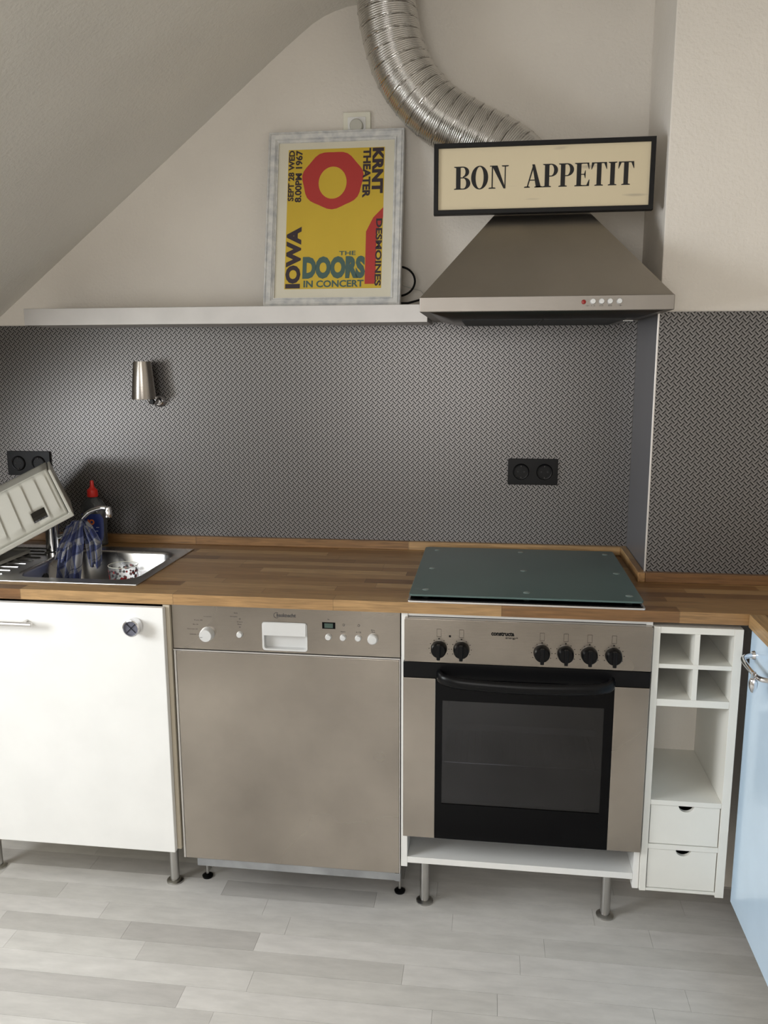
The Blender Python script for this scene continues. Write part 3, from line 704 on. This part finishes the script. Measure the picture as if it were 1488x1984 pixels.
bar(-.004, DL+fw, -fw, 0, -.012, .002); bar(-.014, 0, -fw, DD+fw, -.012, .004); bar(-.004, DL+fw, DD, DD+fw, -.012, .002); bar(DL, DL+fw, -fw, DD+fw, -.012, .002)
obj('rim', rimm, RACKW, dr, bevel=.003)
fl2 = MB(); # upright flange at the raised end
c = [loc(-.014, -.012, .002), loc(-.004, -.012, .002), loc(-.004, DD+.01, .002), loc(-.014, DD+.01, .002)]
d_ = [loc(-.024, .014, DH*.98), loc(-.015, .014, DH*.98), loc(-.015, DD-.01, DH*.98), loc(-.024, DD-.01, DH*.98)]
obj('end_flange', fl2.hexa(c, d_), RACKW, dr, bevel=.003)
ty = thing('drip_tray', 'white plastic tray corner under the tilted dish rack on the drainboard', 'tray', (-.75, -.38, zt_+.0035))
mb = MB(); oo = rrect(-.93, -.600, -.45, -.20, .03, 6); z0_ = zt_+.0036
lv = [(0, z0_), (-.0, z0_+.006), (.003, z0_+.009), (.008, z0_+.008), (.012, z0_+.003)]; vs = []; fs = []; n = len(oo)
for ins, z in lv: vs += [(p[0], p[1], z) for p in rrect(-.93+ins, -.600-ins, -.45+ins, -.20-ins, .03-ins*.7, 6)]
for i in range(len(lv)-1):
    for k in range(n): fs.append((i*n+k, i*n+(k+1) % n, (i+1)*n+(k+1) % n, (i+1)*n+k))
fs.append(tuple((len(lv)-1)*n+k for k in range(n))); fs.append(tuple(range(n)))
obj('tray_body', mb.add(vs, fs), RACKW, ty)

# ------------------------------------------------------------------ base units
def cab_leg(parent, x, yv, ztop):
    l = obj('leg', MB().cyl((x, yv, .006), (x, yv, ztop), .0132, n=20), NICKEL, parent)
    obj('foot_disc', MB().lathe((x, yv, 0), [(0, 0), (.024, 0), (.024, .004), (.019, .008), (.0135, .009)], n=24), NICKEL, l)
# sink cabinet
sc_ = thing('sink_cabinet', 'white sink cabinet with long bar handle at the left under the sink', 'cabinet', (-.35, -.3, 0))
obj('side_panel', MB().box(-.021, -.003, -.594, -.03, .18, ZB-.003), CREAM, sc_, bevel=.0006)
obj('side_panel', MB().box(-.703, -.685, -.594, -.03, .18, ZB-.003), CREAM, sc_)
obj('bottom_panel', MB().box(-.6845, -.0215, -.594, -.03, .18, .198), WHITEB, sc_)
obj('back_panel', MB().box(-.6845, -.0215, -.029, -.022, .18, .70), WHITEB, sc_)
dd = obj('door', MB().box(-.701, -.0125, -.614, -.596, .180, .871), WHITE, sc_, bevel=.0025)
mb = MB().tube([(-.62, -.646, .823), (-.358, -.646, .823)], .0062, 16)
hh = obj('handle', mb, ALU, dd, bevel=.0008)
for x in (-.59, -.389): obj('handle_post', MB().cyl((x, -.642, .823), (x, -.6145, .823), .0042, n=14), ALU, hh)
th = obj('towel_holder', MB().lathe((-.088, -.6142, .823), [(0, .001), (.0185, .001), (.0205, .003), (.0205, .022), (.0225, .026), (.0225, .030), (.0195, .032), (.0185, .030), (.0180, .027)], (0,-1,0), 40), CHROME, dd)
obj('rubber_insert', MB().lathe((-.088, -.6145, .823), [(0, .0255), (.017, .0265), (.0185, .0285)], (0,-1,0), 32), mat('grey_rubber', (.10, .10, .13), .5), th)
mb = MB()
for s_ in (1, -1): mb.add([Vector((-.088, -.6425, .823))+Vector((a*.7071*1, 0, a*.7071*s_))+Vector((-c_*.7071*s_, 0, c_*.7071)) for a, c_ in ((-.0165, -.0009), (.0165, -.0009), (.0165, .0009), (-.0165, .0009))], [(0,1,2,3)])
obj('cross_slit', mb, BLACKP, th, fix=False)
cab_leg(sc_, -.075, -.478, .18); cab_leg(sc_, -.629, -.478, .18); cab_leg(sc_, -.075, -.08, .18); cab_leg(sc_, -.629, -.08, .18)

# dishwasher
dw = thing('dishwasher', 'stainless steel built-in dishwasher between sink cabinet and oven', 'dishwasher', (.3, -.3, 0))
obj('body', MB().box(.004, .596, -.565, -.04, .155, ZB-.004), DARK, dw, bevel=.002)
px0, px1 = .0, .5985
hxa, hxb, hza, hzb = .2425, .3575, .7615, .8350      # handle recess
mb = MB(); fy_ = -.585
mb.box(px0, hxa, fy_, -.566, .7545, .8735).box(hxb, px1, fy_, -.566, .7545, .8735).box(hxa, hxb, fy_, -.566, .7545, hza).box(hxa, hxb, fy_, -.566, hzb, .8735)
cp = obj('control_panel', mb, STEEL, dw, fix=False)
mb = MB()
oa = rrect(hxa-.002, hxb+.002, hza-.002, hzb+.001, .008, 5); ob = rrect(hxa+.003, hxb-.003, hza+.003, hzb-.001, .006, 5); n = len(oa)
vs = [(p[0], fy_-.0015, p[1]) for p in oa]+[(p[0], fy_-.0015, p[1]) for p in ob]+[(p[0], fy_+.016, p[1]) for p in ob]
fs = [(i, (i+1) % n, n+(i+1) % n, n+i) for i in range(n)]+[(n+i, n+(i+1) % n, 2*n+(i+1) % n, 2*n+i) for i in range(n)]+[tuple(2*n+i for i in range(n))]
gr = obj('grip_recess', mb.add(vs, fs), SILVERP, cp, fix=True)
obj('grip_flap', MB().hexa([(hxa+.001, fy_-.006, .8005), (hxb-.001, fy_-.006, .8005), (hxb-.001, fy_+.002, .8025), (hxa+.001, fy_+.002, .8025)], [(hxa+.001, fy_-.004, hzb), (hxb-.001, fy_-.004, hzb), (hxb-.001, fy_+.002, hzb), (hxa+.001, fy_+.002, hzb)]), SILVERP, cp, bevel=.0012)
dl = obj('dial', MB().lathe((.094, fy_, .797), [(0, .019), (.0155, .019), (.0175, .016), (.019, 0)], (0,-1,0), 36), SILVERP, cp)
obj('dial_pointer', MB().box(.0795, .0865, fy_-.0194, fy_-.019, .7925, .7935), GREYP, dl)
for x, z, r in ((.181, .799, .0080), (.4145, .802, .0080), (.4525, .802, .0080), (.4915, .802, .0080), (.5290, .8015, .0130)):
    obj('button', MB().lathe((x, fy_, z), [(0, .008 if r < .01 else .012), (r*.8, .0078 if r < .01 else .0118), (r, .0055 if r < .01 else .009), (r*1.05, 0)], (0,-1,0), 28), SILVERP, cp)
dsp = obj('display', MB().box(.3985, .4325, fy_-.001, fy_-.0001, .8235, .8405), BLACKG, cp, bevel=.0003)
obj('display_screen', MB().box(.4045, .4265, fy_-.0013, fy_-.0011, .8260, .8380), mat('lcd_green', (.05, .08, .065), .3), dsp)
mb = MB()
def tline(s, x, z, w_, h, y_=fy_-.0004, bold=0.0): put_text(mb, s, (x, y_, z), (w_, 0, 0), (0, 0, h), bold)
tline('auknecht', .2850, .8500, .0450, .0095, bold=.045)
put_text(mb, 'B', (.2795, fy_-.0004, .8500), (.0052, 0, 0), (0, 0, .0082), .05)
vs, fs = [], []
for i in range(22):
    a = math.radians(60+i*12); r0_, r1_ = .0062, .0077
    vs += [(.2795+r0_*math.cos(a), fy_-.0004, .8540+r0_*math.sin(a)), (.2795+r1_*math.cos(a), fy_-.0004, .8540+r1_*math.sin(a))]
mb.add(vs, [(2*i, 2*i+1, 2*i+3, 2*i+2) for i in range(21)])
for s, x, z, w_ in (('Vorspulen', .085, .842, .022), ('Kurz 40', .060, .832, .022), ('Bio 50', .056, .820, .014), ('Normal 65', .040, .8075, .028), ('Intensiv 70', .046, .793, .026), ('Salz', .167, .8545, .010), ('Klarspuler', .157, .8445, .019), ('Start', .174, .831, .015), ('Reset', .176, .8245, .010), ('h', .4130, .8465, .004), ('Start', .446, .8155, .012), ('1/2', .487, .8155, .012), ('Ein', .525, .8225, .009), ('Aus', .525, .8175, .009)):
    tline(s, x, z, w_, .0032)
tline('o', .180, .8385, .004, .004); tline('o', .1795, .8165, .004, .004); tline('o', .451, .832, .006, .006); tline('o', .4900, .832, .006, .006)
obj('lettering', mb, GREYP, cp, fix=False)
dp_ = obj('door_panel', MB().box(.007, .5965, -.589, -.566, .1525, .7485), STEEL, dw, bevel=.0015)
for q in ((.0015, .0065, -.5885, -.566, .1525, .7485), (.0, .5985, -.5875, -.566, .7490, .7525), (.5968, .5990, -.588, -.566, .150, .7485)): obj('trim_strip', MB().box(*q), ALU, dw)
obj('kick_strip', MB().box(.038, .600, -.5860, -.568, .1290, .1515), GALV, dw, bevel=.0006)
obj('kick_bracket', MB().box(.586, .600, -.5885, -.5862, .1290, .1515), GALV, dw)
for x, yv in ((.013, -.447), (.583, -.447), (.013, -.09), (.583, -.09)):
    l = obj('leveling_foot', MB().cyl((x, yv, .008), (x, yv, .155), .0042, n=12), NICKEL, dw)
    obj('foot_pad', MB().lathe((x, yv, 0), [(0, 0), (.015, 0), (.016, .005), (.010, .009), (.004, .011)], n=20), BLACKP, l)

# oven cabinet
oc = thing('oven_cabinet', 'white oven housing cabinet on two visible steel legs', 'cabinet', (.908, -.3, 0))
obj('side_panel', MB().box(.602, .6185, -.590, -.03, .176, ZB-.002), WHITE, oc, bevel=.0006)
obj('side_panel', MB().box(1.1975, 1.2125, -.590, -.03, .163, ZB-.002), WHITE, oc, bevel=.0006)
obj('bottom_panel', MB().box(.6187, 1.1973, -.590, -.03, .1875, .2045), WHITE, oc, bevel=.0006)
obj('top_rail', MB().box(.6187, 1.1973, -.588, -.50, .8675, ZB-.002), WHITE, oc)
obj('back_panel', MB().box(.6187, 1.1973, -.029, -.022, .19, .60), WHITEB, oc)
cab_leg(oc, .657, -.480, .1873); cab_leg(oc, 1.151, -.480, .1873); cab_leg(oc, .657, -.09, .1873); cab_leg(oc, 1.151, -.09, .1873)
# oven
ov = thing('oven', 'stainless steel built-in oven with six black knobs and dark glass door', 'oven', (.91, -.35, .273))
OY = -.609
mb = MB(); cx0, cx1, cz0, cz1 = .70, 1.115, .365, .67    # cavity
obx = MB().box(.624, .70, -.588, -.06, .262, .866).box(1.115, 1.192, -.588, -.06, .262, .866).box(.70, 1.115, -.588, -.06, .262, .365).box(.70, 1.115, -.588, -.06, .67, .866).box(.70, 1.115, -.12, -.06, .365, .67)
obj('body', obx, mat('oven_enamel', (.10, .10, .105), .3), ov, fix=False)
cp2 = obj('control_panel', MB().prism(rrect(.6115, 1.2105, .7545, .8665, .003, 3), OY, -.589), STEEL, ov, bevel=.001)
for x in (.698, .7535, .9495, 1.0065, 1.063, 1.1205):
    k = obj('knob', MB().lathe((x, OY, .791), [(0, .020), (.016, .020), (.0185, .017), (.0195, .006), (.0205, 0)], (0,-1,0), 32), BLACKP, cp2)
    obj('knob_grip', MB().box(x-.0045, x+.0045, OY-.026, OY-.019, .769, .809), BLACKP, k, bevel=.002)
mb = MB()
put_text(mb, 'constructa', (.826, OY-.0005, .8305), (.056, 0, 0), (0, 0, .0105), .05)
put_text(mb, 'energy+', (.861, OY-.0005, .8220), (.030, 0, 0), (0, 0, .0060), .01)
for x in (.698, .7535, .9495, 1.0065, 1.063, 1.1205):
    for dx0, dx1, z0_, z1_ in ((-.0055, -.0050, .822, .842), (.0050, .0055, .822, .842), (-.0055, .0055, .8415, .842), (-.0055, .0055, .8220, .8225), (-.0015, .0015, .8155, .8185)):
        mb.add([(x+dx0, OY-.0005, z0_), (x+dx1, OY-.0005, z0_), (x+dx1, OY-.0005, z1_), (x+dx0, OY-.0005, z1_)], [(0,1,2,3)])
    for d in range(-120, 121, 30):
        a = math.radians(90+d); c = Vector((x+.0245*math.cos(a), OY-.0005, .791+.0245*math.sin(a)))
        if abs(d) > 20: mb.add([c+Vector((dx, 0, dz)) for dx, dz in ((-.0009, -.0009), (.0009, -.0009), (.0009, .0009), (-.0009, .0009))], [(0,1,2,3)])
mb.add([(.7225, OY-.0005, .822), (.7275, OY-.0005, .822), (.7275, OY-.0005, .827), (.7225, OY-.0005, .827)], [(0,1,2,3)])
obj('lettering', mb, BLACKP, cp2, fix=False)
od = obj('door', MB().box(.609, 1.2100, OY+.0015, -.5895, .7125, .7525), BLACKP, ov, bevel=.001, fix=True)
mb = MB().box(.691, .708, OY, -.5905, .276, .7123).box(1.1045, 1.1265, OY, -.5905, .276, .7123).box(.708, 1.1045, OY, -.5905, .276, .374).box(.708, 1.1045, OY, -.5905, .655, .7123)
obj('door_glass_frame', mb, BLACKG, od, fix=False)
m, nt, b = new('tinted_oven_glass'); N = nt.nodes
tr = N.new('ShaderNodeBsdfTransparent'); tr.inputs[0].default_value = (.30, .30, .315, 1)
gs = N.new('ShaderNodeBsdfGlossy'); gs.inputs[0].default_value = (.8, .8, .82, 1); gs.inputs['Roughness'].default_value = .12
tcn = N.new('ShaderNodeTexCoord'); nzz = N.new('ShaderNodeTexNoise'); nzz.inputs['Scale'].default_value = 5; nt.links.new(tcn.outputs['Object'], nzz.inputs[0])
mrr = N.new('ShaderNodeMapRange'); mrr.inputs[3].default_value = .045; mrr.inputs[4].default_value = .07; nt.links.new(nzz.outputs[0], mrr.inputs[0])
ms = N.new('ShaderNodeMixShader'); nt.links.new(mrr.outputs[0], ms.inputs[0]); nt.links.new(tr.outputs[0], ms.inputs[1]); nt.links.new(gs.outputs[0], ms.inputs[2])
nt.links.new(ms.outputs[0], N['Material Output'].inputs[0]); N.remove(b)
obj('window_pane', MB().box(.708, 1.1045, OY+.002, OY+.005, .374, .655), m, od)
for x0, x1 in ((.609, .6905), (1.127, 1.2095)):
    obj('steel_strip', MB().box(x0, x1, OY-.001, -.5905, .276, .7123), STEEL, od, bevel=.001)
hp = [(.700, OY+.004, .722), (.704, OY-.018, .722), (.722, OY-.034, .721), (.77, OY-.042, .719), (.91, OY-.045, .717), (1.05, OY-.042, .719), (1.098, OY-.034, .721), (1.116, OY-.018, .722), (1.120, OY+.004, .722)]
def hsq(p): return Vector((p.x, p.y, .721+(p.z-.721)*1.7))
obj('handle', MB().tube(catmull(hp, 8), .0085, 16).xf(hsq), BLACKP, od)
orr = thing('oven_rack', 'chrome wire rack inside the dark oven', 'oven rack', (.908, -.34, .443))
obj('front_wire', MB().tube([(.703, -.52, .445), (1.112, -.52, .445)], .0026, 8), CHROME, orr)
obj('rear_wire', MB().tube([(.703, -.16, .445), (1.112, -.16, .445)], .0024, 8), NICKEL, orr)
for i in range(22):
    x = .715+i*.0185; obj('cross_wire', MB().tube([(x, -.52, .447), (x, -.16, .447)], .0010, 6), GREYP, orr)
tag(obj('baking_tray', MB().box(.712, 1.104, -.48, -.15, .522, .525).box(.712, 1.104, -.485, -.478, .522, .540), mat('tray_enamel', (.42, .42, .43), .35)), 'grey baking tray on the upper level inside the oven', 'baking tray')

# narrow open shelf cabinet with pigeonholes and two drawers
CREAMW = mat('cream_lacquer', (.77, .755, .695), .42)
wr = thing('open_shelf_cabinet', 'narrow white open cabinet with four pigeonholes and two small drawers', 'cabinet', (1.316, -.33, .165))
Yf = -.600; Yb = -.262
obj('side_panel', MB().box(1.2135, 1.2290, Yf, -.20, .165, .866), CREAMW, wr, bevel=.0006)
obj('side_panel', MB().box(1.3990, 1.4195, Yf, -.20, .160, .866), CREAMW, wr, bevel=.0006)
obj('back_panel', MB().box(1.2292, 1.3988, Yb, Yb+.008, .18, .866), WHITEB, wr)
for nm, z0_, z1_ in (('top_panel', .850, .866), ('shelf', .762, .773), ('shelf', .665, .683), ('shelf', .4035, .4165), ('drawer_rail', .283, .296), ('bottom_panel', .166, .173)):
    obj(nm, MB().box(1.2292, 1.3988, Yf+.0005, Yb-.0005, z0_, z1_), CREAMW, wr, bevel=.0006)
obj('divider', MB().box(1.3095, 1.3215, Yf+.001, Yb-.001, .7732, .8498), CREAMW, wr)
obj('divider', MB().box(1.3095, 1.3215, Yf+.001, Yb-.001, .6832, .7618), CREAMW, wr)
for z0_, z1_ in ((.2975, .4020), (.1745, .2815)):
    x0, x1 = 1.2312, 1.3968; cxn = 1.3165; R0 = .0185
    poly = [(x0, z0_), (x1, z0_), (x1, z1_)]+[(cxn+R0*math.cos(math.radians(-a)), z1_+.004*0+R0*.85*math.sin(math.radians(-a))) for a in range(0, 181, 12)]+[(x0, z1_)]
    d = obj('drawer', MB().prism(poly, Yf+.003, Yf+.014), CREAMW, wr, bevel=.0005)
    obj('drawer_box', MB().box(x0+.002, x0+.008, Yf+.0145, Yb-.004, z0_+.003, z1_-.012).box(x1-.008, x1-.002, Yf+.0145, Yb-.004, z0_+.003, z1_-.012).box(x0+.008, x1-.008, Yf+.0145, Yb-.004, z0_+.003, z0_+.007).box(x0+.002, x1-.002, Yb-.008, Yb-.003, z0_+.003, z1_-.012), DARK, d, fix=False)

# blue cabinet on the right
bc = thing('corner_cabinet', 'light blue lacquered cabinet at the right edge with chrome bow handle', 'cabinet', (1.75, -.92, 0))
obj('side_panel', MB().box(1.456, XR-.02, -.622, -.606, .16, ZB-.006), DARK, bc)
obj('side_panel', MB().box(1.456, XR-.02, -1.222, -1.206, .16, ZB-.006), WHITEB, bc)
obj('bottom_panel', MB().box(1.456, XR-.02, -1.2055, -.6225, .16, .178), WHITEB, bc)
bd = obj('door', MB().box(1.4345, 1.4545, -1.222, -.607, .158, .868), BLUE, bc, bevel=.0012)
hz = .822
hbp = catmull([(1.434, -.640, .818), (1.413, -.650, .818), (1.403, -.664, .816), (1.400, -.700, .815), (1.400, -.750, .815), (1.403, -.780, .815), (1.413, -.793, .816), (1.434, -.802, .817)], 8)
hb_ = obj('handle', MB().tube(hbp, .0058, 14), CHROME, bd)
for q in ((1.434, -.640, .818), (1.434, -.802, .817)): obj('handle_rosette', MB().lathe(q, [(0, .006), (.009, .006), (.011, 0)], (-1, 0, 0), 20), CHROME, hb_)
for x, yv in ((1.50, -.68), (1.50, -1.15), (1.98, -.68), (1.98, -1.15)): cab_leg(bc, x+(.10 if x < 1.6 else 0), yv, .16)
cd = obj('chrome_clip', MB().tube([(1.4000, -.766, .8225), (1.3925, -.766, .8225), (1.3915, -.766, .808), (1.3985, -.766, .8080)], .0018, 8).lathe((1.396, -.766, .775), [(0, 0), (.004, .003), (.0095, .014), (.0100, .024), (.0075, .032), (.003, .035), (0, .035)], n=10), CHROME)
tag(cd, 'small chrome faceted drop hanging from the blue cabinet handle', 'hook')
tag(obj('gap_shade_panel', MB().box(1.4205, 1.4560, -.300-.03, -.318, .03, ZB-.004), mat('gap_shade', (.05, .05, .055), .6)), 'added dark panel standing in for the shade in the gap between open cabinet and blue cabinet', 'board')  # dark sheet added deep in the gap, its colour stands for the shade there
